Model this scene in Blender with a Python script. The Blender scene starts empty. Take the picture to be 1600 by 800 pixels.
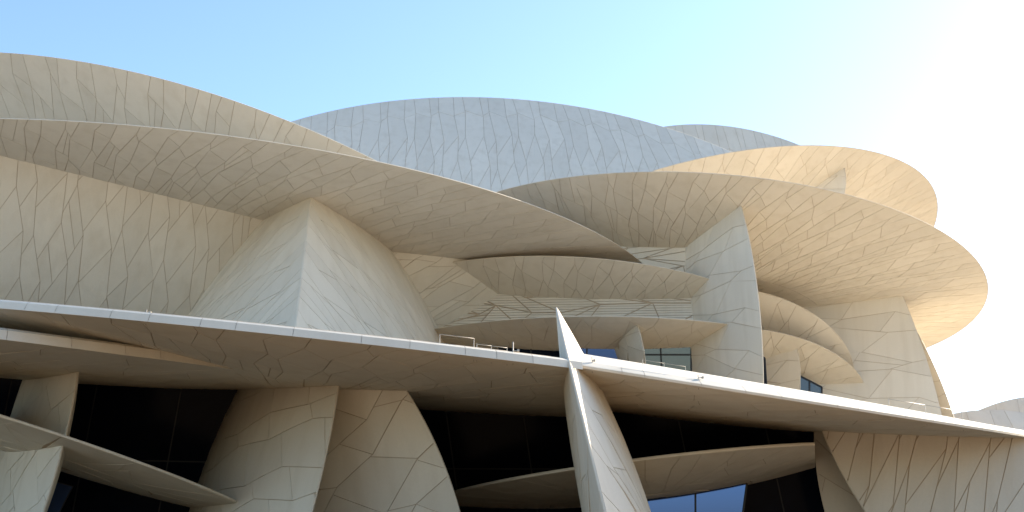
import bpy, bmesh, math, random
import numpy as np
from mathutils import Vector, Matrix
S = bpy.context.scene
COL = S.collection
rnd = random.Random(7)
# ------------------------------------------------------------------ camera
PITCH = math.radians(17); FOC = 1900.0
cam = bpy.data.cameras.new('camera'); camo = bpy.data.objects.new('camera', cam); COL.objects.link(camo)
camo.location = (0, 0, 1.7); camo.rotation_euler = (math.radians(90) + PITCH, 0, 0)
cam.sensor_width = 36; cam.lens = 36 * FOC / 1600; cam.clip_end = 6000; cam.clip_start = .1
S.camera = camo
# ------------------------------------------------------------------ sky, sun, exposure
SUN_AZ, SUN_EL = math.radians(57), math.radians(23)      # azimuth to the right of the view, elevation
w = bpy.data.worlds.new("World"); S.world = w; w.use_nodes = True
nt = w.node_tree; bg = nt.nodes['Background']
sky = nt.nodes.new('ShaderNodeTexSky'); sky.sky_type = 'NISHITA'; sky.sun_disc = False
sky.sun_elevation = SUN_EL; sky.sun_rotation = SUN_AZ
sky.altitude = 0; sky.air_density = 1.0; sky.dust_density = 0.9; sky.ozone_density = 3.0
nt.links.new(sky.outputs[0], bg.inputs[0]); bg.inputs[1].default_value = 0.15
sl = bpy.data.lights.new('sun', 'SUN'); so = bpy.data.objects.new('sun', sl); COL.objects.link(so)
sl.energy = 5.0; sl.angle = math.radians(.5); sl.color = (1, .90, .76)
sdir = Vector((math.sin(SUN_AZ) * math.cos(SUN_EL), math.cos(SUN_AZ) * math.cos(SUN_EL), math.sin(SUN_EL)))
so.rotation_euler = sdir.to_track_quat('Z', 'Y').to_euler(); so.location = (60, 60, 60)
S.view_settings.view_transform = 'Standard'; S.view_settings.look = 'None'
S.view_settings.exposure = 1.32; S.view_settings.gamma = 1
S.cycles.max_bounces = 8; S.cycles.diffuse_bounces = 6
# ------------------------------------------------------------------ geometry of the discs
# name: centre, normal of the visible face, radius, bulge of visible face, bulge of rear face
P = {
    'D1': ((-25.602, 107.690, 16.983), (-0.2551, -0.3931, -0.8834), 43.667, 5.312, 0.760),
    'D2': ((-23.203, 90.094, 26.117), (-0.0425, 0.0117, -0.9990), 34.559, 1.962, 0.720),
    'D0': ((-32.636, 59.883, 26.469), (0.3007, -0.7625, -0.5729), 24.121, 2.478, 0.520),
    'D4': ((-15.990, 82.244, 9.412), (0.9775, 0.1996, -0.0679), 24.263, 13.503, 10.270),
    'D5': ((3.021, 77.185, 30.866), (0.5466, -0.7370, -0.3975), 13.856, 2.594, 1.440),
    'D6': ((4.280, 91.776, 19.823), (-0.0707, -0.1973, -0.9778), 19.792, 1.970, 0.283),
    'D7': ((5.785, 87.483, 19.802), (-0.0097, 0.0143, -0.9999), 16.639, 1.550, 0.260),
    'D8': ((7.174, 75.433, 18.974), (-0.9506, -0.1595, -0.2662), 3.353, 0.527, 0.480),
    'D9': ((10.679, 89.811, 19.677), (-0.9795, -0.1981, -0.0363), 20.230, 3.464, 1.800),
    'D10': ((13.544, 89.572, 26.023), (-0.1084, -0.0757, -0.9912), 21.243, 2.531, 0.440),
    'D11': ((-15.596, 99.096, 9.920), (-0.3723, -0.9278, 0.0240), 48.223, 3.127, 1.000),
    'D17': ((19.551, 105.658, 13.275), (-0.8825, -0.4291, -0.1926), 25.367, 1.828, 2.000),
    'D12': ((1.326, 100.547, 27.603), (0.1003, -0.7973, 0.5953), 36.833, 2.000, 4.080),
    'D13': ((25.280, 129.313, 38.768), (0.1206, -0.9267, 0.3558), 23.316, 1.200, 2.640),
    'D14': ((17.376, 114.343, 33.635), (0.1941, -0.1769, -0.9649), 24.224, 3.274, 0.357),
    'F2': ((24.127, 99.273, 37.771), (-0.7125, -0.6967, 0.0833), 5.455, 0.749, 0.720),
    'D15': ((17.023, 85.635, 20.201), (-0.3254, -0.3899, -0.8614), 7.323, 1.200, 0.170),
    'D16': ((17.031, 86.478, 18.150), (-0.1894, -0.2912, -0.9377), 8.147, 0.489, 0.180),
    'C7': ((15.425, 87.033, 18.784), (-0.8819, -0.4700, -0.0359), 8.103, 1.800, 0.600),
    'L1': ((-6.742, 49.873, 12.277), (-0.1021, 0.1662, -0.9808), 19.445, 1.664, 0.380),
    'L2': ((-22.129, 45.589, 12.238), (-0.1102, 0.1560, -0.9816), 16.064, 1.160, 0.280),
    'L3': ((1.914, 52.699, 12.889), (-0.1541, 0.2121, -0.9650), 19.926, 1.700, 0.380),
    'V1': ((3.516, 39.224, 3.076), (0.9702, -0.0989, 0.2210), 8.805, 1.381, 0.788),
    'L4': ((-16.151, 43.736, 7.622), (-0.2796, -0.0475, -0.9589), 7.376, 0.439, 0.160),
    'L5': ((5.341, 48.322, 7.322), (0.1119, 0.0313, -0.9932), 8.312, 0.843, 0.200),
    'C1': ((-17.174, 43.030, 7.447), (-0.8348, -0.5351, 0.1295), 5.818, 0.345, 0.960),
    'C2': ((-9.952, 46.564, 5.836), (-0.8893, -0.4095, 0.2037), 9.468, 1.832, 1.080),
    'C3': ((-10.467, 45.571, 3.958), (-0.5403, -0.7834, -0.3072), 11.069, 0.865, 0.960),
    'C4a': ((22.753, 43.055, 7.998), (-0.2337, -0.9715, -0.0387), 11.723, 0.710, 1.037),
    'C4': ((24.320, 42.142, 12.650), (-0.1433, -0.9897, 0.0003), 13.851, 1.185, 1.325),
    'R1': ((40.484, 99.627, 10.379), (-0.1209, -0.8405, 0.5281), 11.209, 1.400, 1.200),
    'R2': ((51.528, 114.285, 11.390), (-0.2340, -0.8607, 0.4522), 14.093, 1.680, 1.440),
}
CLIP = {
    'D1': [('D2', -1)],
    'D0': [('D2', 1), ('D4', -1)],
    'D4': [('D2', 1)],
    'D5': [('D2', 1), ('D4', 1)],
    'D6': [('D9', 1)],
    'D7': [('D9', 1)],
    'D9': [('D10', 1)],
    'D11': [('D10', 1)],
    'D17': [('D10', 1)],
    'D8': [('D7', 1)],
    'F2': [('D14', 1)],
    'C7': [('D16', 1)],
    'D15': [('D9', -1)],
    'D16': [('D9', -1)],
    'C1': [('L2', 1)],
    'C2': [('L1', 1)],
    'C3': [('L1', 1), ('C2', -1)],
    'L5': [((11.355, 45.795, 8.039), (-0.9723, 0.2338, 0.0035))],
    'C4': [('L3', 1)],
    'C4a': [('L3', 1)],
    'L1': [('V1', -1)],
    'L3': [('V1', 1)],
    'D12': [('D10', -1), ((24, 0, 0), (-1, 0, 0))],
    'D13': [('D14', -1)],
    'L2': [('C2', 1)],
}
CAM = np.array([0, 0, 1.7]); cp, sp = math.cos(PITCH), math.sin(PITCH)
def ray(px, py):
    x = (px - 800) / FOC; y = -(py - 400) / FOC
    return np.array([x, cp - y * sp, sp + y * cp])
def at(px, py, Y):                       # world point at depth Y seen in direction (px, py)
    d = ray(px, py); return CAM + d * (Y / d[1])
def project(X):
    X = np.asarray(X) - CAM
    z = X[..., 1] * cp + X[..., 2] * sp; y = -X[..., 1] * sp + X[..., 2] * cp
    return 800 + FOC * X[..., 0] / z, 400 - FOC * y / z
def unit(v):
    v = np.array(v, float); return v / np.linalg.norm(v)
for k in P: P[k] = (np.array(P[k][0]), unit(P[k][1])) + tuple(P[k][2:])
def clip_planes(name):                   # list of (point, normal): keep the side the normal points to
    out = []
    for c in CLIP.get(name, []):
        if isinstance(c[0], str): out.append((P[c[0]][0], P[c[0]][1] * c[1]))
        else: out.append((np.array(c[0], float), unit(c[1])))
    return out
PL = {k: clip_planes(k) for k in P}
def cap_hit(name, D, side):
    c, n, R, h, hb = P[name]; h = h if side > 0 else hb; n = n * side
    o = CAM - c; on = o @ n; dn = D @ n
    oo = o - on * n; DD = D - dn[:, None] * n; k = h / R ** 2
    a = k * (DD ** 2).sum(1); b = dn + 2 * k * (DD @ oo); cc = on - h + k * (oo @ oo)
    ds = b * b - 4 * a * cc; den = -b + np.sqrt(np.maximum(ds, 0))
    t = np.where(np.abs(den) > 1e-9, 2 * cc / np.where(np.abs(den) > 1e-9, den, 1), 1e9)
    X = CAM + t[:, None] * D; q = X - c; q = q - (q @ n)[:, None] * n
    ok = (ds > 0) & (t > 1) & ((q ** 2).sum(1) < R * R)
    for p0, pn in PL[name]: ok &= ((X - p0) @ pn) > 0
    return np.where(ok, t, 1e9)
def first_hit(Dr):
    best = np.full(len(Dr), 1e9)
    for k in P:
        for s in (1, -1): best = np.minimum(best, cap_hit(k, Dr, s))
    return best
# ------------------------------------------------------------------ materials
def mat(name, build):
    m = bpy.data.materials.new(name); m.use_nodes = True
    nt = m.node_tree; b = nt.nodes['Principled BSDF']; build(nt, b); return m
def mixc(nt, fac, a, b, mode='MIX'):
    x = nt.nodes.new('ShaderNodeMix'); x.data_type = 'RGBA'; x.blend_type = mode
    for s, v in ((0, fac), (6, a), (7, b)):
        if isinstance(v, bpy.types.NodeSocket): nt.links.new(v, x.inputs[s])
        elif isinstance(v, (int, float)): x.inputs[s].default_value = v
        else: x.inputs[s].default_value = (*v, 1)
    return x.outputs[2]
def ramp(nt, src, lo, hi, a=0., b=1.):
    r = nt.nodes.new('ShaderNodeMapRange'); nt.links.new(src, r.inputs[0])
    r.inputs[1].default_value = lo; r.inputs[2].default_value = hi; r.inputs[3].default_value = a; r.inputs[4].default_value = b
    return r.outputs[0]
def noise(nt, scale, detail=4, vec=None, stretch=None):
    g = nt.nodes.new('ShaderNodeNewGeometry'); n = nt.nodes.new('ShaderNodeTexNoise')
    src = g.outputs['Position']
    if stretch:
        mp = nt.nodes.new('ShaderNodeMapping'); mp.inputs['Scale'].default_value = stretch
        nt.links.new(src, mp.inputs[0]); src = mp.outputs[0]
    nt.links.new(src, n.inputs['Vector']); n.inputs['Scale'].default_value = scale; n.inputs['Detail'].default_value = detail
    return n.outputs[0]
def concrete(col, var=.05):
    def f(nt, b):
        oi = nt.nodes.new('ShaderNodeObjectInfo')
        c1 = mixc(nt, ramp(nt, oi.outputs['Random'], 0, 1), [x * (1 - var) for x in col], [x * (1 + var) for x in col])
        c2 = mixc(nt, ramp(nt, noise(nt, .35, 5), .35, .7, 0, .22), c1, [x * y for x, y in zip(col, (.86, .84, .80))])
        c3 = mixc(nt, ramp(nt, noise(nt, 1.3, 6, stretch=(1, 1, .12)), .48, .75, 0, .42), c2, [x * y for x, y in zip(col, (.80, .76, .70))])
        c4 = mixc(nt, ramp(nt, noise(nt, 14, 3), .3, .7, 0, .10), c3, [x * .7 for x in col])
        nt.links.new(c4, b.inputs['Base Color']); b.inputs['Roughness'].default_value = .72
        b.inputs['Specular IOR Level'].default_value = .35
        bp = nt.nodes.new('ShaderNodeBump'); bp.inputs['Strength'].default_value = .12; bp.inputs['Distance'].default_value = .03
        nt.links.new(noise(nt, 9, 4), bp.inputs['Height']); nt.links.new(bp.outputs[0], b.inputs['Normal'])
    return f
def flat(col, rough=.8, metal=0, ior=None, tint=None):
    def f(nt, b):
        c = mixc(nt, ramp(nt, noise(nt, 2.0), .3, .7), col, [x * .82 for x in col])
        nt.links.new(c, b.inputs['Base Color']); b.inputs['Roughness'].default_value = rough; b.inputs['Metallic'].default_value = metal
        if ior: b.inputs['IOR'].default_value = ior
        if tint: b.inputs['Specular Tint'].default_value = (*tint, 1)
    return f
M_PANEL = mat('sand_concrete', concrete((.67, .60, .485)))
M_JOINT = mat('joint_tan', flat((.50, .39, .27), .9))  # tan colour of the joints between panels
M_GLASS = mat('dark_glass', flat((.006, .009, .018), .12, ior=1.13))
M_BLUE = mat('blue_tinted_mirror', flat((.01, .014, .03), .04, ior=3.4, tint=(.17, .31, .82)))  # blue of the reflected sky is put into the specular tint
M_GREY = mat('grey_glass', flat((.05, .06, .06), .08, ior=1.8))
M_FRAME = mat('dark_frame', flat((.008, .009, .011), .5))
M_STEEL = mat('pale_steel', flat((.42, .37, .30), .5, .2))
M_GROUND = mat('sand_paving', flat((.52, .385, .235), .9))
M_BOUNCE_SHEET = mat('bounce_sheet_brown', flat((.29, .185, .095), .9))  # brown of the unseen sheet that dims and warms ground bounce
M_INNER = mat('dark_interior', flat((.02, .02, .022), .9))
# ------------------------------------------------------------------ object helpers
def link(name, me, parent=None, m=None):
    o = bpy.data.objects.new(name, me); COL.objects.link(o)
    if parent: o.parent = parent
    if m and not me.materials: me.materials.append(m)
    return o
def mesh(name, V, F, m=None, smooth=False):
    me = bpy.data.meshes.new(name); me.from_pydata([tuple(map(float, v)) for v in V], [], F)
    if m: me.materials.append(m)
    if smooth: me.polygons.foreach_set('use_smooth', [True] * len(me.polygons))
    me.update(); return me
def thing(name, loc, label, cat, group=None):
    o = bpy.data.objects.new(name, None); COL.objects.link(o); o.location = tuple(map(float, loc)); o.empty_display_size = .5
    o['label'] = label; o['category'] = cat; o['kind'] = 'thing'
    if group: o['group'] = group
    return o
def box_data(x0, x1, y0, y1, z0, z1):
    V = [(x, y, z) for x in (x0, x1) for y in (y0, y1) for z in (z0, z1)]
    F = [(0, 1, 3, 2), (4, 6, 7, 5), (0, 4, 5, 1), (2, 3, 7, 6), (0, 2, 6, 4), (1, 5, 7, 3)]
    return V, F
def tube(V, F, a, b, r, n=8):
    a = Vector(a); b = Vector(b); d = (b - a).normalized(); u = d.orthogonal().normalized(); v = d.cross(u); s = len(V)
    for p in (a, b):
        for k in range(n):
            t = 2 * math.pi * k / n; V.append(tuple(p + (u * math.cos(t) + v * math.sin(t)) * r))
    for k in range(n): F.append((s + k, s + (k + 1) % n, s + n + (k + 1) % n, s + n + k))
    F.append(tuple(s + k for k in reversed(range(n)))); F.append(tuple(s + n + k for k in range(n)))
# ------------------------------------------------------------------ panel patterns (2-D, metres)
def area(p):
    a = 0
    for i in range(len(p)): a += p[i - 1][0] * p[i][1] - p[i][0] * p[i - 1][1]
    return a / 2
def inset(p, g):
    q = inset_(p, g)
    if q: return q
    if area(p) < 0: p = p[::-1]
    n = len(p); cx = sum(a[0] for a in p) / n; cy = sum(a[1] for a in p) / n
    w = 2 * abs(area(p)) / sum(math.dist(p[i], p[i - 1]) for i in range(n)); k = max(.55, 1 - 1.2 * g / max(w, .01))
    return [(cx + (a[0] - cx) * k, cy + (a[1] - cy) * k) for a in p]
def inset_(p, g):
    if area(p) < 0: p = p[::-1]
    n = len(p); L = []
    for i in range(n):
        a = p[i]; b = p[(i + 1) % n]; dx, dy = b[0] - a[0], b[1] - a[1]; l = math.hypot(dx, dy)
        if l < 1e-4: continue
        dx /= l; dy /= l; L.append((a[0] - dy * g, a[1] + dx * g, dx, dy))
    q = []
    for i in range(len(L)):
        x1, y1, ax, ay = L[i - 1]; x2, y2, bx, by = L[i]; cr = ax * by - ay * bx
        if abs(cr) < .02: q.append((x2, y2)); continue
        t = ((x2 - x1) * by - (y2 - y1) * bx) / cr; q.append((x1 + ax * t, y1 + ay * t))
    A0 = area(p)
    if len(q) < 3: return None
    A1 = area(q)
    if A1 <= .12 * A0 or A1 > A0: 
        return None
    cx = sum(a[0] for a in p) / n; cy = sum(a[1] for a in p) / n; mx = max(math.hypot(a[0] - cx, a[1] - cy) for a in p)
    if any(math.hypot(a[0] - cx, a[1] - cy) > mx for a in q): return None
    return q
def spl_dir(k, R_): return R_.random() < .85
def cells(lines, R_, wide, split):
    """lines[i][k] = node k on joint line i; returns polygons between neighbouring lines"""
    out = []
    for i in range(len(lines) - 1):
        a, b = lines[i], lines[i + 1]
        for k in range(len(a) - 1):
            q = [a[k], b[k], b[k + 1], a[k + 1]]
            if wide(i) and R_.random() < split(k):
                if spl_dir(k, R_): out += [[q[0], q[1], q[3]], [q[1], q[2], q[3]]]
                else: out += [[q[0], q[1], q[2]], [q[0], q[2], q[3]]]
            elif R_.random() < .12 and k > 0:      # one more slanted joint across the piece
                t = .3 + .4 * R_.random(); s = t + (R_.random() - .5) * .35; s = min(.85, max(.15, s))
                m1 = [q[0][j] + (q[3][j] - q[0][j]) * t for j in (0, 1)]; m2 = [q[1][j] + (q[2][j] - q[1][j]) * s for j in (0, 1)]
                out += [[q[0], q[1], m2, m1], [m1, m2, q[2], q[3]]]
            else: out.append(q)
    return out
def columns(nl, X, W, d0, d1, ln, slope, kink, R_, fmap, closed=False, first=None, mid=0., lines=None):
    """joint lines X[i] running down the depth axis, slightly kinked, with slanted cross joints that are
    staggered from column to column; fmap(x, d) turns (line position, depth) into metres"""
    if closed: X = list(X) + [X[-1] + W[-1]]
    nc = nl if closed else nl - 1; CR = []
    for i in range(nc):
        w = W[i]; cr = [(d0, d0)]
        d = d0 + ln * (.55 if i % 2 else 1.0) * R_.uniform(.9, 1.1); m = 0
        if first: d = d0 + first * R_.uniform(.96, 1.04)
        while d < d1 - .35 * ln:
            sl = slope * w * (1 if i % 2 == 0 else 1.25) * R_.uniform(.8, 1.2) / 2
            if first and m == 0: sl = (.42 if i % 2 else -.42) * w
            l_, r_ = d + sl, d - sl
            if l_ > cr[-1][0] + .2 and r_ > cr[-1][1] + .2 and l_ < d1 - .15 and r_ < d1 - .15: cr.append((l_, r_))
            d += ln * R_.uniform(.9, 1.1) * (1.25 if first and m == 0 else 1); m += 1
        cr.append((d1, d1)); CR.append(cr)
    K = []                                   # a joint line bends where the cross joints of the column beside it end
    for i in range(nl):
        j = i - 1 if i > 0 else (nc - 1 if closed else 0); wm = min(W[i], W[j]); ks = [(d0, 0.)]; s = 1 if i % 4 < 2 else -1
        for k in CR[j][1:-1]: ks.append((k[1], s * kink * wm * R_.uniform(.6, 1.2))); s = -s
        ks.append((d1, 0.)); K.append(ks)
    if closed: K.append(K[0])
    def off(ks, d):
        for (a, u), (b, v) in zip(ks[:-1], ks[1:]):
            if d <= b: return u + (v - u) * (d - a) / max(b - a, 1e-6)
        return ks[-1][1]
    out = []
    for i in range(nc):
        ka, kb = K[i], K[i + 1]; cr = CR[i]
        for (la, ra), (lb, rb) in zip(cr[:-1], cr[1:]):
            L = [la] + [k[0] for k in ka if la + .12 < k[0] < lb - .12] + [lb]
            Q = [ra] + [k[0] for k in kb if ra + .12 < k[0] < rb - .12] + [rb]
            pl = [fmap(X[i] + off(ka, d_), d_) for d_ in L]; pr = [fmap(X[i + 1] + off(kb, d_), d_) for d_ in Q]
            if R_.random() < mid and min(lb - la, rb - ra) > .5 * ln:
                tm = R_.uniform(.4, .6); bm_ = R_.uniform(.4, .6)
                mt = tuple(pl[0][j] + (pr[0][j] - pl[0][j]) * tm for j in (0, 1)); mb = tuple(pl[-1][j] + (pr[-1][j] - pl[-1][j]) * bm_ for j in (0, 1))
                out.append(pl + [mb, mt]); out.append([mt, mb] + pr[::-1])
            else: out.append(pl + pr[::-1])
    return out
def widths(total, wd, R_, closed=True):
    n = max(8, int(total / (2 * wd)) * 2); W = [(1.27 if i % 2 == 0 else .73) * (1 + R_.uniform(-.08, .08)) for i in range(n)]
    if closed:
        s = total / sum(W); W = [w_ * s for w_ in W]
    else: W = [w_ * wd for w_ in W]
    X = [0.]
    for w_ in W[:-1]: X.append(X[-1] + w_)
    return X, W
def pattern_polar(R, wd, ln, swirl, seed, spl, z1=.52, slope=1.):
    R_ = random.Random(seed); out = []
    tot = 2 * math.pi * R; zm = (z1 + .9) / 2
    for d0, d1, st in ((0, z1 * R, 1), (z1 * R, zm * R, 2), (zm * R, .9 * R, 4)):
        X, W = widths(tot, wd * st, R_)
        def fm(x, d): th = x / R + swirl * d / R; return ((R - d) * math.cos(th), (R - d) * math.sin(th))
        out += columns(len(X), X, W, d0, d1, ln, slope, .24, R_, fm, True, None, spl)
    return out
def pattern_dome(R, wd, ln, seed, first, slope):
    R_ = random.Random(seed); X, W = widths(2 * R * .995, wd, R_, True); X = [x - R * .995 for x in X]
    X = X + [X[-1] + W[-1]]; W = W + [W[-1]]
    def fm(x, d):
        y = math.sqrt(max(R * R - x * x, 0)) - d; k = 1 - .0 * d; return (x * k, y)
    ps = columns(len(X), X, W, 0., 1.5 * R, ln, slope, .16, R_, fm, False, first)
    return [p for p in ps if max(math.hypot(*q) for q in p) <= R * 1.001]
def clip_halfplane(poly, f):
    out = []; n = len(poly)
    for i in range(n):
        a, b = poly[i], poly[(i + 1) % n]; fa, fb = f(a), f(b)
        if fa >= 0: out.append(a)
        if (fa >= 0) != (fb >= 0):
            t = fa / (fa - fb); out.append((a[0] + (b[0] - a[0]) * t, a[1] + (b[1] - a[1]) * t))
    return out
def pattern_strips(R, wd, ln, slope, seed, spl, mid=.55):
    R_ = random.Random(seed); X, W = widths(2 * R + 2 * wd, wd, R_); X = [x - R - wd for x in X]
    LL = columns(len(X), X, W, -R - ln, R + ln, ln, slope, .2, R_, lambda x, d: (x, -d), False, None, mid)
    out = []
    M = 72
    for p in LL:
        rr = [math.hypot(*q) for q in p]
        if min(rr) > R * 1.05: continue
        if max(rr) > R:
            for m in range(M):
                t = 2 * math.pi * (m + .5) / M; c, s = math.cos(t), math.sin(t); lim = R * math.cos(math.pi / M)
                if max(q[0] * c + q[1] * s for q in p) > lim: p = clip_halfplane(p, lambda q: lim - q[0] * c - q[1] * s)
                if len(p) < 3: break
        if len(p) >= 3: out.append(p)
    return out
def drop_close(p, e=.02):
    q = []
    for a in p:
        if not q or math.hypot(a[0] - q[-1][0], a[1] - q[-1][1]) > e: q.append(a)
    while len(q) > 2 and math.hypot(q[0][0] - q[-1][0], q[0][1] - q[-1][1]) <= e: q.pop()
    return q
def frame_of(n, hint=(0, 0, 1)):
    n = unit(n); h = np.array(hint, float); e2 = h - (h @ n) * n
    if np.linalg.norm(e2) < .05: h = np.array((0, 1., 0)); e2 = h - (h @ n) * n
    e2 = unit(e2); e1 = np.cross(e2, n); return e1, e2, n
# ------------------------------------------------------------------ disc builder
def disc(key, name, label, cat, pat='polar', wd=.95, ln=2.3, swirl=0., slope=.9, spl=.06, gap=.026, te=.035, bevel=.015,
         faces=(1,), seg_rim=False, prof=None, mid=.5, z1=.52, hint=(0, 0, 1), group='interlocking discs of the museum', seed=None):
    c, n, R, h, hb = P[key]; seed = seed if seed is not None else sum(map(ord, key))
    e1, e2, n = frame_of(n, hint)
    root = thing(name, c, label, cat, group)
    planes = PL[key]
    def wp(u, v, ww): return c + e1 * u + e2 * v + n * ww
    def inside(p): return all((p - a) @ b > -.0 for a, b in planes)
    def surf(side, u, v):
        q = (u * u + v * v) / R ** 2
        return h * (1 - q) if side > 0 else -te - hb * (1 - q)
    # core: both faces and the edge, 35 mm under the panels
    Rc = R * R / (2 * max(h, hb, .01)); rec = .025 + .35 / Rc; NR, NS = 14, 112
    V = []; F = []; MI = []
    for side in (1, -1):
        s0 = len(V); RR = R - .05 if side > 0 else R - .05 - bevel
        V.append(wp(0, 0, surf(side, 0, 0) - side * rec) - c)
        for i in range(1, NR + 1):
            r = RR * math.sin(i / NR * math.pi / 2)
            for j in range(NS):
                t = 2 * math.pi * j / NS; u, v = r * math.cos(t), r * math.sin(t)
                V.append(wp(u, v, surf(side, u, v) - side * rec) - c)
        for j in range(NS):
            f = (s0, s0 + 1 + j, s0 + 1 + (j + 1) % NS); F.append(f if side > 0 else f[::-1]); MI.append(0 if side in faces else 1)
            for i in range(NR - 1):
                a = s0 + 1 + i * NS; f = (a + j, a + NS + j, a + NS + (j + 1) % NS, a + (j + 1) % NS)
                F.append(f if side > 0 else f[::-1]); MI.append(0 if side in faces else 1)
    a = 1 + (NR - 1) * NS; b = a + 1 + NR * NS
    for j in range(NS): F.append((a + j, b + j, b + (j + 1) % NS, a + (j + 1) % NS)); MI.append(0)
    me = mesh('core', V, F); me.materials.append(M_JOINT); me.materials.append(M_PANEL)
    me.polygons.foreach_set('material_index', MI); me.polygons.foreach_set('use_smooth', [True] * len(MI))
    cut(me, planes, c, True)
    link('core', me, root)
    # edge
    thj = [2 * math.pi * j / NS for j in range(NS)]
    def edge_quad(t0, t1, m=2):
        V = []; F = []
        pr = prof or [(R - .12, 0.0 - rec), (R - .0, .0), (R + .0, -te * .35), (R - bevel, -te), (R - bevel - .35, -te - .0)]
        for i in range(m + 1):
            t = t0 + (t1 - t0) * i / m
            for r, ww in pr: V.append(wp(r * math.cos(t), r * math.sin(t), ww) - c)
        K = len(pr)
        for i in range(m):
            for k in range(K - 1): F.append((i * K + k, (i + 1) * K + k, (i + 1) * K + k + 1, i * K + k + 1))
        return V, F
    if seg_rim:
        Nn = int(2 * math.pi * R / (wd * 1.15)); parts = []; rj = random.Random(seed); tj = [2 * math.pi * (i + (rj.uniform(-.3, .3) if 0 < i < Nn else 0)) / Nn for i in range(Nn + 1)]
        for i in range(Nn):
            t0, t1 = tj[i], tj[i + 1]; g = .006 / R
            V, F = edge_quad(t0 + g, t1 - g); mid = wp(R * math.cos((t0 + t1) / 2), R * math.sin((t0 + t1) / 2), 0)
            if not inside(mid): continue
            x, y = project(mid); 
            if -120 < x < 1720 and mid[1] < c[1] + .1 * R: link('rim_panel', mesh('rim_panel', V, F, M_PANEL), root)
            else: parts.append((V, F))
        if parts:
            V = []; F = []
            for v, f in parts: s = len(V); V += v; F += [tuple(k + s for k in q) for q in f]
            me = mesh('rim', V, F, M_PANEL); link('rim', me, root)
    else:
        V, F = edge_quad(0, 2 * math.pi, NS * 2)
        me = mesh('rim', V, F, M_PANEL, True); cut(me, planes, c); link('rim', me, root)
    # panels
    for side in faces:
        if pat == 'polar': polys = pattern_polar(R - .01, wd, ln, swirl, seed, spl, z1, slope)
        elif pat == 'dome': polys = pattern_dome(R - .01, wd, ln, seed, mid, slope)
        else: polys = pattern_strips(R - .01, wd, ln, slope, seed, spl, mid)
        done = []
        for p in polys:
            if planes:
                for a, b in planes:
                    f = lambda q: float((wp(q[0], q[1], surf(side, *q)) - a) @ b)
                    vals = [f(q) for q in p]
                    if max(vals) < 0: p = []; break
                    if min(vals) < 0: p = clip_halfplane(p, f)
                    if len(p) < 3: break
            p = drop_close(p)
            if len(p) < 3 or abs(area(p)) < .03: continue
            q = inset(p, gap / 2)
            if not q: continue
            qq = []
            for i in range(len(q)):
                a_, b_ = q[i], q[(i + 1) % len(q)]; m_ = int(math.hypot(b_[0] - a_[0], b_[1] - a_[1]) / 1.4) + 1
                qq += [(a_[0] + (b_[0] - a_[0]) * j / m_, a_[1] + (b_[1] - a_[1]) * j / m_) for j in range(m_)]
            q = qq
            done.append(q)
        if not done: continue
        cen = np.array([wp(sum(a[0] for a in q) / len(q), sum(a[1] for a in q) / len(q), 0) + n * surf(side, sum(a[0] for a in q) / len(q), sum(a[1] for a in q) / len(q)) for q in done])
        D = cen - CAM; L = np.linalg.norm(D, axis=1); Dn = D / L[:, None]
        t = first_hit(Dn); x, y = project(cen)
        vis = (t > L - .6) & (x > -40) & (x < 1640) & (y > -40) & (y < 840)
        own = cap_hit(key, Dn, side); vis &= np.abs(own - L) < .6
        idx = np.where(vis)[0]
        size = np.array([abs(area(q)) for q in done]) / L ** 2
        keep = set(idx[np.argsort(-size[idx])][:300 if len(faces) == 1 else (240 if side > 0 else 60)].tolist())
        SV = []; SF = []
        for k, q in enumerate(done):
            cu = sum(a[0] for a in q) / len(q); cv = sum(a[1] for a in q) / len(q); m = len(q)
            lift = rnd.uniform(-.004, .004)
            V = [wp(cu, cv, surf(side, cu, cv) + side * lift) - c] + [wp(a[0], a[1], surf(side, *a) + side * lift) - c for a in q] + [wp(a[0], a[1], surf(side, *a) - side * (rec + .02)) - c for a in q]
            F = []
            for i in range(m):
                j = (i + 1) % m; F += [(0, 1 + i, 1 + j), (1 + i, 1 + m + i, 1 + m + j, 1 + j)]
            if side < 0: F = [f[::-1] for f in F]
            if k in keep: link('panel', mesh('panel', V, F, M_PANEL), root)
            else:
                s = len(SV); SV += V; SF += [tuple(i + s for i in f) for f in F]
        if SV:
            o = link('hidden_panels' if False else 'panel_field', mesh('panel_field', SV, SF, M_PANEL), root); o['kind'] = 'stuff'
    return root
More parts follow.
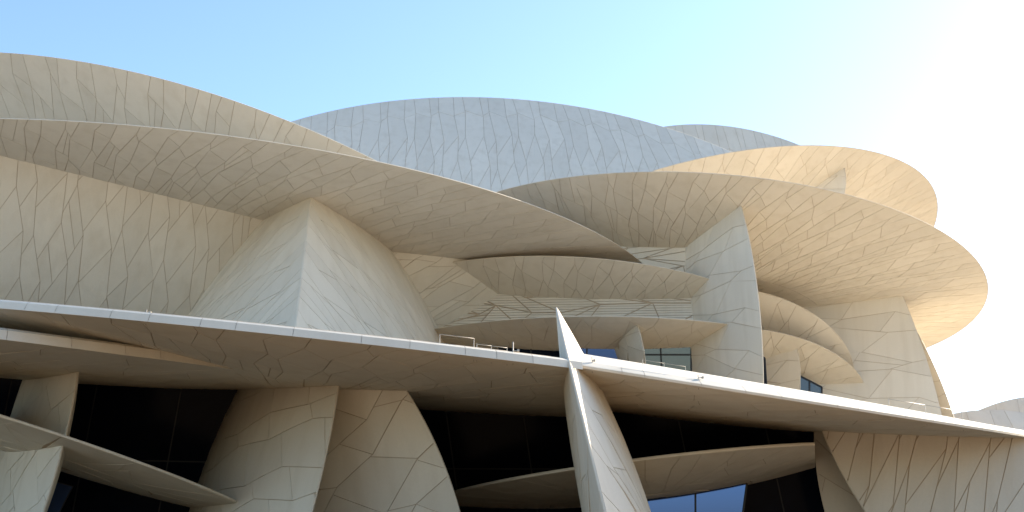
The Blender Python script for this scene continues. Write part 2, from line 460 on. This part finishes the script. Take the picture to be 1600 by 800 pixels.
def flat_wall(root, p0, n, x0, x1, z0, z1, planes, polys, m, name, gap=.05, thick=.06, slat=0, hide=True):
    """pieces of a plane wall: polys in (x, z) metres, each its own object"""
    p0 = np.array(p0, float); n = unit(n); base = np.array(root.location)
    def wp(x, z, off=0): return np.array([x, p0[1] - (n[0] * (x - p0[0]) + n[2] * (z - p0[2])) / n[1], z]) + n * off
    for p in polys:
        for f in (lambda q: q[0] - x0, lambda q: x1 - q[0], lambda q: q[1] - z0, lambda q: z1 - q[1]):
            p = clip_halfplane(p, f)
            if len(p) < 3: break
        if len(p) < 3: continue
        for a, b in planes:
            p = clip_halfplane(p, lambda q: float((wp(*q) - a) @ b))
            if len(p) < 3: break
        p = drop_close(p)
        if len(p) < 3 or abs(area(p)) < .02: continue
        q = inset(p, gap / 2)
        if not q: continue
        bits = [q]
        if slat:
            bits = []; lo = min(a[1] for a in q); hi = max(a[1] for a in q); s = math.floor(lo / slat) * slat
            while s < hi:
                b_ = clip_halfplane(q, lambda a: a[1] - s - slat * .08)
                if len(b_) > 2: b_ = clip_halfplane(b_, lambda a: s + slat * .92 - a[1])
                if len(b_) > 2 and abs(area(b_)) > .003: bits.append(b_)
                s += slat
        V = []; F = []
        for b_ in bits:
            s = len(V); k = len(b_)
            V += [wp(a[0], a[1], thick) - base for a in b_] + [wp(a[0], a[1], 0) - base for a in b_]
            F.append(tuple(s + i for i in range(k)))
            F += [(s + i, s + k + i, s + k + (i + 1) % k, s + (i + 1) % k) for i in range(k)]
        if V: link(name, mesh(name, V, F, m), root)
def grid_polys(x0, x1, z0, z1, dx, dz, sx=0.):
    out = []; x = x0
    while x < x1:
        z = z0
        while z < z1:
            out.append([(x + sx * (z - z0), z), (x + dx + sx * (z - z0), z), (x + dx + sx * (z + dz - z0), z + dz), (x + sx * (z + dz - z0), z + dz)]); z += dz
        x += dx
    return out
def backing(root, p0, n, x0, x1, z0, z1, planes, m, name, off=-.02, thick=.2):
    p0 = np.array(p0, float); n = unit(n); base = np.array(root.location)
    def wp(x, z, o): return np.array([x, p0[1] - (n[0] * (x - p0[0]) + n[2] * (z - p0[2])) / n[1], z]) + n * o
    p = [(x0, z0), (x1, z0), (x1, z1), (x0, z1)]
    for a, b in planes:
        p = clip_halfplane(p, lambda q: float((wp(q[0], q[1], 0) - a) @ b))
    k = len(p); V = [wp(a[0], a[1], off) - base for a in p] + [wp(a[0], a[1], off - thick) - base for a in p]
    F = [tuple(range(k)), tuple(reversed(range(k, 2 * k)))] + [(i, k + i, k + (i + 1) % k, (i + 1) % k) for i in range(k)]
    return link(name, mesh(name, V, F, m), root)
def half(key, s): return (P[key][0], P[key][1] * s)
def rim_point(key, px, inward=0., up=0.):
    """point on the near rim of a disc seen at picture column px, moved inward and up"""
    c, n, R, h, hb = P[key]; e1, e2, n = frame_of(n); best = None
    for j in range(2880):
        a = 2 * math.pi * j / 2880; X = c + (e1 * math.cos(a) + e2 * math.sin(a)) * R
        if X[1] > c[1]: continue
        x, y = project(X)
        if best is None or abs(x - px) < best[0]: best = (abs(x - px), X)
    X = best[1]; d = c - X; d /= np.linalg.norm(d)
    return X + d * inward - n * up
def cut(me, planes, c, fill=False):
    if not planes: return
    bm = bmesh.new(); bm.from_mesh(me)
    for a, b in planes:
        r = bmesh.ops.bisect_plane(bm, geom=bm.verts[:] + bm.edges[:] + bm.faces[:], plane_co=Vector(a - c), plane_no=Vector(b), clear_inner=True)
        if fill:
            e = [x for x in r['geom_cut'] if isinstance(x, bmesh.types.BMEdge)]
            if e: bmesh.ops.holes_fill(bm, edges=e, sides=0)
    bm.to_mesh(me); bm.free()
# ------------------------------------------------------------------ the ground
def setting(name, V, F, m):
    o = link(name, mesh(name, V, F, m)); o['kind'] = 'structure'; return o
setting('ground', [(-3000, -3000, 0), (3000, -3000, 0), (3000, 3000, 0), (-3000, 3000, 0)], [(0, 1, 2, 3)], M_GROUND)
setting('unseen_bounce_sheet', [(-60, -25, .004), (75, -25, .004), (75, 59.9, .004), (-60, 59.9, .004)], [(0, 1, 2, 3)], M_BOUNCE_SHEET)  # unseen sheet added to darken and warm the bounce under the front discs
V, F = box_data(-62, 60, 60, 150, .004, 9)
setting('terrace', V, F, M_PANEL)
# ------------------------------------------------------------------ upper discs
disc('D1', 'roof_disc', 'sand coloured disc at top left whose rim stands highest against the blue sky', 'disc', wd=1.18, ln=3.0, swirl=.1, spl=.12)
disc('D2', 'roof_disc', 'widest overhanging disc, grey beige underside sweeping from left edge to a point at centre', 'disc', wd=.95, ln=2.4, swirl=.5)
disc('D0', 'wall_disc', 'leaning herringbone panelled disc face below the big underside at far left', 'disc', pat='strips', wd=1.1, ln=2.7, slope=1.4, mid=.3, hint=(-.1, 0, 1))
disc('D4', 'wall_disc', 'upright keel shaped disc with warm left face and pale right face meeting at sharp edge', 'disc', wd=1.0, ln=2.1, swirl=.6, slope=1.4, faces=(1, -1), te=.05, bevel=.01)
disc('D5', 'wall_disc', 'small tan sloping disc face between the pale keel disc and the slatted wall', 'disc', pat='strips', wd=.9, ln=2.4, slope=1.0, mid=.2, hint=(.8, 0, .6))
disc('D6', 'roof_disc', 'shallow disc tucked under the pointed end of the widest disc, above the slatted wall', 'disc', wd=.95, ln=1.9, swirl=.2)
disc('D7', 'roof_disc', 'shallow disc canopy over the upper windows, directly below the slatted wall', 'disc', wd=1.7, ln=2.2, swirl=.2)
disc('D8', 'wall_disc', 'small triangular fin disc standing between the two upper windows', 'disc', wd=1.6, ln=2.2, swirl=.2, te=.04, bevel=.01, faces=(1, -1))
disc('D9', 'wall_disc', 'tall upright pale disc with curved right edge holding up the large right disc', 'disc', wd=1.4, ln=3.0, swirl=.3, te=.05, bevel=.01, faces=(1, -1))
disc('D10', 'roof_disc', 'large round disc at right with broad warm underside reaching out into the white sky', 'disc', wd=.95, ln=2.3, swirl=.35)
disc('D11', 'wall_disc', 'upright pale disc below the overhanging right end of the large round disc', 'disc', wd=1.6, ln=3.2, swirl=.35, te=.05, bevel=.01, faces=(1, -1))
disc('D17', 'wall_disc', 'narrow warm sliver of a disc behind the rightmost upright disc', 'disc', wd=1.2, ln=2.6, te=.05, bevel=.01)
disc('D12', 'roof_disc', 'bluish white disc rising as a broad dome shape against the sky at centre', 'disc', pat='dome', wd=1.32, ln=6.0, mid=4.4, slope=3.0, gap=.035)
disc('D13', 'roof_disc', 'farthest bluish disc peeking over the right shoulder of the white dome disc', 'disc', pat='dome', wd=1.2, ln=5.0, mid=4.6, slope=2.5, gap=.035)
disc('D14', 'roof_disc', 'topmost disc at right whose rounded end glows warm above the large round disc', 'disc', wd=1.25, ln=2.8, swirl=.3)
disc('F2', 'wall_disc', 'tiny upright fin disc under the topmost right disc', 'disc', wd=1.4, ln=2.4, te=.04, bevel=.01)
disc('D15', 'roof_disc', 'small warm disc canopy right of the tall upright disc, upper of two', 'disc', wd=1.3, ln=2.2, gap=.03)
disc('D16', 'roof_disc', 'small disc canopy right of the tall upright disc, just above the side window', 'disc', wd=1.3, ln=2.2, gap=.03)
disc('C7', 'wall_disc', 'short warm upright disc under the lower small canopy beside the side window', 'disc', wd=1.5, ln=2.5, te=.04, bevel=.01)
disc('R1', 'roof_disc', 'bluish low disc behind the front rim at far right edge', 'disc', pat='dome', wd=1.5, ln=5, mid=4, slope=2, te=.1)
disc('R2', 'roof_disc', 'hazy disc farthest right rising behind the bluish low disc', 'disc', pat='dome', wd=1.5, ln=5, mid=4, slope=2, te=.1)
# ------------------------------------------------------------------ lower discs
def RIMP(R, f, b, te): return [(R - .12, -.04), (R, 0), (R + .01, -f), (R - .03, -f - .02), (R - b, -te), (R - b - .2, -te - .02)]
disc('L1', 'roof_disc', 'long front disc at left with pale rim and brown underside, ending at the blade', 'disc', wd=1.15, ln=2.1, swirl=.35, te=.28, bevel=.3, seg_rim=True, gap=.026, spl=.1, prof=[(P['L1'][2] - .12, -.03), (P['L1'][2], 0), (P['L1'][2] - .09, -.20), (P['L1'][2] - .2, -.245), (P['L1'][2] - .6, -.26)])
disc('L2', 'roof_disc', 'lower front disc at far left merging into the long front disc above it', 'disc', wd=1.4, ln=2.6, swirl=.3, te=.32, bevel=.25, seg_rim=True, gap=.025, spl=.1, prof=[(P['L2'][2] - .12, -.03), (P['L2'][2], 0), (P['L2'][2] - .10, -.26), (P['L2'][2] - .3, -.32), (P['L2'][2] - .6, -.33)])
disc('L3', 'roof_disc', 'long front disc at right with bright white rim and grey underside, starting at the blade', 'disc', wd=1.15, ln=2.3, swirl=.5, te=.20, bevel=.35, seg_rim=True, gap=.022, spl=.1, prof=RIMP(P['L3'][2], .07, .35, .20))
disc('V1', 'blade_disc', 'narrow upright blade disc with white tip crossing both front rims', 'disc', wd=1.1, ln=2.4, swirl=.4, te=.04, bevel=.01, faces=(1, -1), gap=.022, spl=.1)
disc('L4', 'roof_disc', 'thin small disc sloping down across the lower left corner', 'disc', wd=1.9, ln=2.8, swirl=.3, gap=.022, te=.08, bevel=.02)
disc('L5', 'roof_disc', 'thin lens shaped disc passing behind the blade across the dark glazing at the bottom', 'disc', wd=1.0, ln=3.0, gap=.022, te=.1, bevel=.02)
disc('C1', 'wall_disc', 'upright disc pier at far left pierced by the thin sloping disc', 'disc', pat='strips', hint=(1, -.5, .3), wd=1.3, ln=2.3, slope=.5, mid=.1, spl=.05, gap=.024, te=.05, bevel=.01)
disc('C2', 'wall_disc', 'broad golden upright disc pier left of the pointed opening, large horizontal panels', 'disc', pat='strips', hint=(1, -2, .25), wd=1.1, ln=2.4, slope=.45, mid=.08, gap=.024, te=.05, bevel=.01, spl=.02)
disc('C3', 'wall_disc', 'rounded golden upright disc pier with shadowed left side right of the broad pier', 'disc', pat='strips', hint=(.8, -.5, .85), wd=1.2, ln=2.1, slope=.7, mid=.1, gap=.024, te=.05, bevel=.01, spl=.15)
disc('C4a', 'wall_disc', 'narrow pale upright disc strip at left end of the lower right wall', 'disc', pat='strips', hint=(.7, 0, -.6), wd=1.1, ln=2.4, slope=.4, mid=.1, gap=.024, te=.05, bevel=.01)
disc('C4', 'wall_disc', 'large pale upright disc wall with long slanting panels at the lower right corner', 'disc', pat='strips', wd=.72, ln=2.7, slope=2.6, mid=.04, gap=.03, te=.04, bevel=.01, hint=(.25, 0, 1))

# ------------------------------------------------------------------ glazing behind the piers
def glazing(label, p0, n, x0, x1, z0, z1, planes, dx, dz, sx=0.):
    g = thing('glass_wall', (p0[0], p0[1], 0), label, 'glass wall')
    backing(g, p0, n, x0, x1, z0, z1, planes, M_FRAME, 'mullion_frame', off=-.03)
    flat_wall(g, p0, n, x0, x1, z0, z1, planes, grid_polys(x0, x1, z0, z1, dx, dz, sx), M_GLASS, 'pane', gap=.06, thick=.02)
    return g
glazing('black glazing under the left front disc between the two left piers', (-13.8, 48.1, 9.2), (.15, -.96, -.18), -34, -6, 0, 15, [half('L1', 1), half('L2', 1), half('C2', 1)], 3.2, 4.0, .15)
glazing('black glazing between the rounded golden pier and the blade disc', (-.5, 50.6, 8.9), (.02, -.98, -.2), -14, 6, 0, 16, [half('L1', 1), half('C2', -1), half('V1', -1)], 3.2, 4.0, -.15)
glazing('black glazing right of the blade disc under the right front disc', (9.2, 49.7, 8.2), (-.13, -.97, -.2), 2, 30, 0, 16, [half('L3', 1), half('V1', 1)], 3.4, 4.0, -.2)
# windows, some with a blue tint in their reflection
def window(label, corners, mull, m, fr=.09, name='window'):
    """corners: four world points, counter-clockwise from lower left; mull: list of (u0,v0,u1,v1) bars"""
    c = [Vector(tuple(x)) for x in corners]; base = c[0]
    r = thing(name, base, label, 'window')
    nrm = (c[1] - c[0]).cross(c[3] - c[0]).normalized()
    if nrm.y > 0: nrm = -nrm
    def pt(u, v): return (c[0] * (1 - u) + c[1] * u) * (1 - v) + (c[3] * (1 - u) + c[2] * u) * v
    def bar(a, b, nm):
        V = []; F = []; d = (b - a).normalized(); s = d.cross(nrm) * fr * .5
        for p in (a, b):
            for k in ((-1, 0), (1, 0), (1, 1), (-1, 1)): V.append(tuple(p + s * k[0] + nrm * (.10 * k[1] - .02) - base))
        F = [(0, 1, 2, 3), (7, 6, 5, 4)] + [(i, (i + 1) % 4 + 0, (i + 1) % 4 + 4, i + 4) for i in range(4)]
        link(nm, mesh(nm, V, F, M_FRAME), r)
    V = [tuple(x - base) for x in (pt(0, 0), pt(1, 0), pt(1, 1), pt(0, 1))]; V += [tuple(Vector(v) - nrm * .03) for v in V]
    link('pane', mesh('pane', V, [(0, 1, 2, 3), (7, 6, 5, 4), (0, 4, 5, 1), (1, 5, 6, 2), (2, 6, 7, 3), (3, 7, 4, 0)], m), r)
    for a, b in (((0, 0), (1, 0)), ((1, 0), (1, 1)), ((1, 1), (0, 1)), ((0, 1), (0, 0))): bar(pt(*a), pt(*b), 'frame')
    for q in mull: bar(pt(q[0], q[1]), pt(q[2], q[3]), 'mullion')
    return r

# ------------------------------------------------------------------ upper walls and windows
w1 = thing('slatted_wall', (3, 76.5, 20), 'tan wall band of horizontal slats and slanting joints between two shallow discs', 'wall')
PW1 = [half('D6', 1), half('D7', -1), half('D9', 1)]
backing(w1, (2.7, 76.8, 25.2), (-.06, -.99, .09), -8, 13.5, 18, 26, PW1, M_JOINT, 'backing')
R_ = random.Random(5)
def shard_polys(x0, x1, z0, z1, dx, dz):
    L = []; x = x0; i = 0
    while x < x1 + dx:
        L.append([(x + R_.uniform(-.3, .3) * dx + (.5 if k % 2 else -.2) * dx, z0 + (z1 - z0) * k / max(1, round((z1 - z0) / dz)) + (R_.uniform(-.35, .35)) * dz) for k in range(max(1, round((z1 - z0) / dz)) + 1)]); x += dx * R_.uniform(.6, 1.4); i += 1
    return cells(L, R_, lambda i: True, lambda k: .35)
flat_wall(w1, (2.7, 76.8, 25.2), (-.06, -.99, .09), -8, 13.5, 18, 26, PW1, shard_polys(-10, 16, 17.5, 26.5, 2.9, 1.25), M_PANEL, 'slat_panel', gap=.075, thick=.05, slat=.17)
w0 = thing('wall', (10, 76.8, 25), 'small pale plain wall patch between the large round disc and the shallow disc below', 'wall')
PW0 = [half('D10', 1), half('D6', -1), half('D9', 1)]
backing(w0, (8.5, 77.5, 28.3), (-.24, -.97, .07), 3, 14, 22, 31, PW0, M_JOINT, 'backing')
flat_wall(w0, (8.5, 77.5, 28.3), (-.24, -.97, .07), 3, 14, 22, 31, PW0, shard_polys(1, 16, 21.5, 31.5, 2.6, .9), M_PANEL, 'panel', gap=.05, thick=.05)
def slope_quad(pts, Y0, n):
    n = unit(n); p0 = at(*pts[0], Y0); out = []
    for px, py in pts:
        d = ray(px, py); t = ((p0 - CAM) @ n) / (d @ n); out.append(CAM + d * t)
    return out
def quad(px0, px1, Y, z0, z1, Y1=None):
    a = at(px0, 560, Y); b = at(px1, 560, Y1 or Y); return [(a[0], a[1], z0), (b[0], b[1], z0), (b[0], b[1], z1), (a[0], a[1], z1)]
window('upper window left of the small fin disc with reflection tinted sky blue', slope_quad([(880, 610), (968, 610), (968, 542), (880, 542)], 76.6, (0, -1, -.11)), [(.42, 0, .42, 1)], M_BLUE)
window('dark upper window directly behind the white blade tip', quad(780, 879, 76.9, 14.5, 19.0), [(.5, 0, .5, 1)], M_GLASS)
window('grey upper window right of the small fin disc', slope_quad([(1000, 620), (1080, 620), (1080, 540), (1000, 540)], 76.6, (0, -1, -.08)), [(.45, .0, .40, 1), (0, .82, 1, .82)], M_GREY)
window('small side window under the lower small canopy', [at(1249, 640, 82), at(1284, 640, 82), at(1284, 605, 82), at(1249, 587, 82)], [(.45, 0, .45, 1)], M_GREY)
window('narrow dark slit window right of the tall upright disc', [at(1189, 640, 80.5), at(1200, 640, 80.5), at(1195, 560, 80.5), at(1189, 556, 80.5)], [], M_GLASS)
window('blue tinted pane for the sky reflection at bottom right of the blade disc', slope_quad([(985, 880), (1150, 880), (1167, 755), (985, 755)], 48.0, (-.10, -.98, -.035)), [(.62, 0, .56, 1)], M_BLUE, .07)  # extra pane ahead of the glazing, tilted and tinted as its sky reflection
window('blue tinted pane for the sky reflection in the lower left corner beside the pierced pier', slope_quad([(20, 860), (62, 860), (114, 760), (40, 740)], 44.6, (.3, -.95, -.01)), [], M_BLUE, .03)  # extra pane, outline shaped to the triangle of reflected sky

# ------------------------------------------------------------------ small steel things on the rims
def railing(label, key, px0, px1, n, hgt, inw, rails, r=.009):
    base = rim_point(key, (px0 + px1) / 2, inw, .2); g = thing('railing', base, label, 'railing'); pts = []
    for i in range(n):
        q = rim_point(key, px0 + (px1 - px0) * i / (n - 1), inw, .22) - base; pts.append(q)
        V = []; F = []; tube(V, F, q - np.array((0, 0, .35)), q + np.array((0, 0, hgt)), r); tube(V, F, q + np.array((0, 0, -.12)), q + np.array((0, 0, .0)), r * 2.6)
        link('post', mesh('post', V, F, M_STEEL, True), g)
    for z in rails:
        V = []; F = []
        for a, b_ in zip(pts[:-1], pts[1:]): tube(V, F, a + np.array((0, 0, z)), b_ + np.array((0, 0, z)), r)
        link('rail', mesh('rail', V, F, M_STEEL, True), g)
railing('short pale safety rail on the left front rim, between two posts', 'L1', 692, 748, 2, .30, .5, (.29,))
railing('thin safety wire on the left front rim leading to the angled post', 'L1', 752, 800, 3, .16, .5, (.14, .05), .008)
railing('long thin rail on the right front rim near the bluish low disc', 'L3', 1412, 1530, 3, .30, .6, (.29,), .009)
railing('very thin rail on the right front rim in front of the grey window', 'L3', 1010, 1080, 3, .30, .6, (.28,), .006)
def bracket(label, key, px, hgt, arm):
    base = rim_point(key, px, .35, .2); g = thing('lamp_bracket', base, label, 'bracket')
    V = []; F = []; tube(V, F, (0, 0, -.3), (0, 0, hgt), .016); link('post', mesh('post', V, F, M_STEEL, True), g)
    V = []; F = []; tube(V, F, (0, 0, hgt * .25), (arm, -.02, hgt * .25), .013); link('arm', mesh('arm', V, F, M_STEEL, True), g)
    V, F = box_data(arm - .03, arm + .03, -.04, .03, hgt * .25 - .02, hgt * .25 + .04); link('lamp_head', mesh('lamp_head', V, F, M_STEEL), g)
bracket('tall L shaped steel bracket on the left front rim left of the blade', 'L1', 807, .34, .14)
bracket('tiny steel bracket alone on the rim below the warm keel face', 'L1', 218, .13, .10)
bracket('small steel bracket on the right front rim beside the blade', 'L3', 924, .16, .06)
bracket('tiny steel bracket on the right front rim below the tall upright disc', 'L3', 1095, .12, .12)
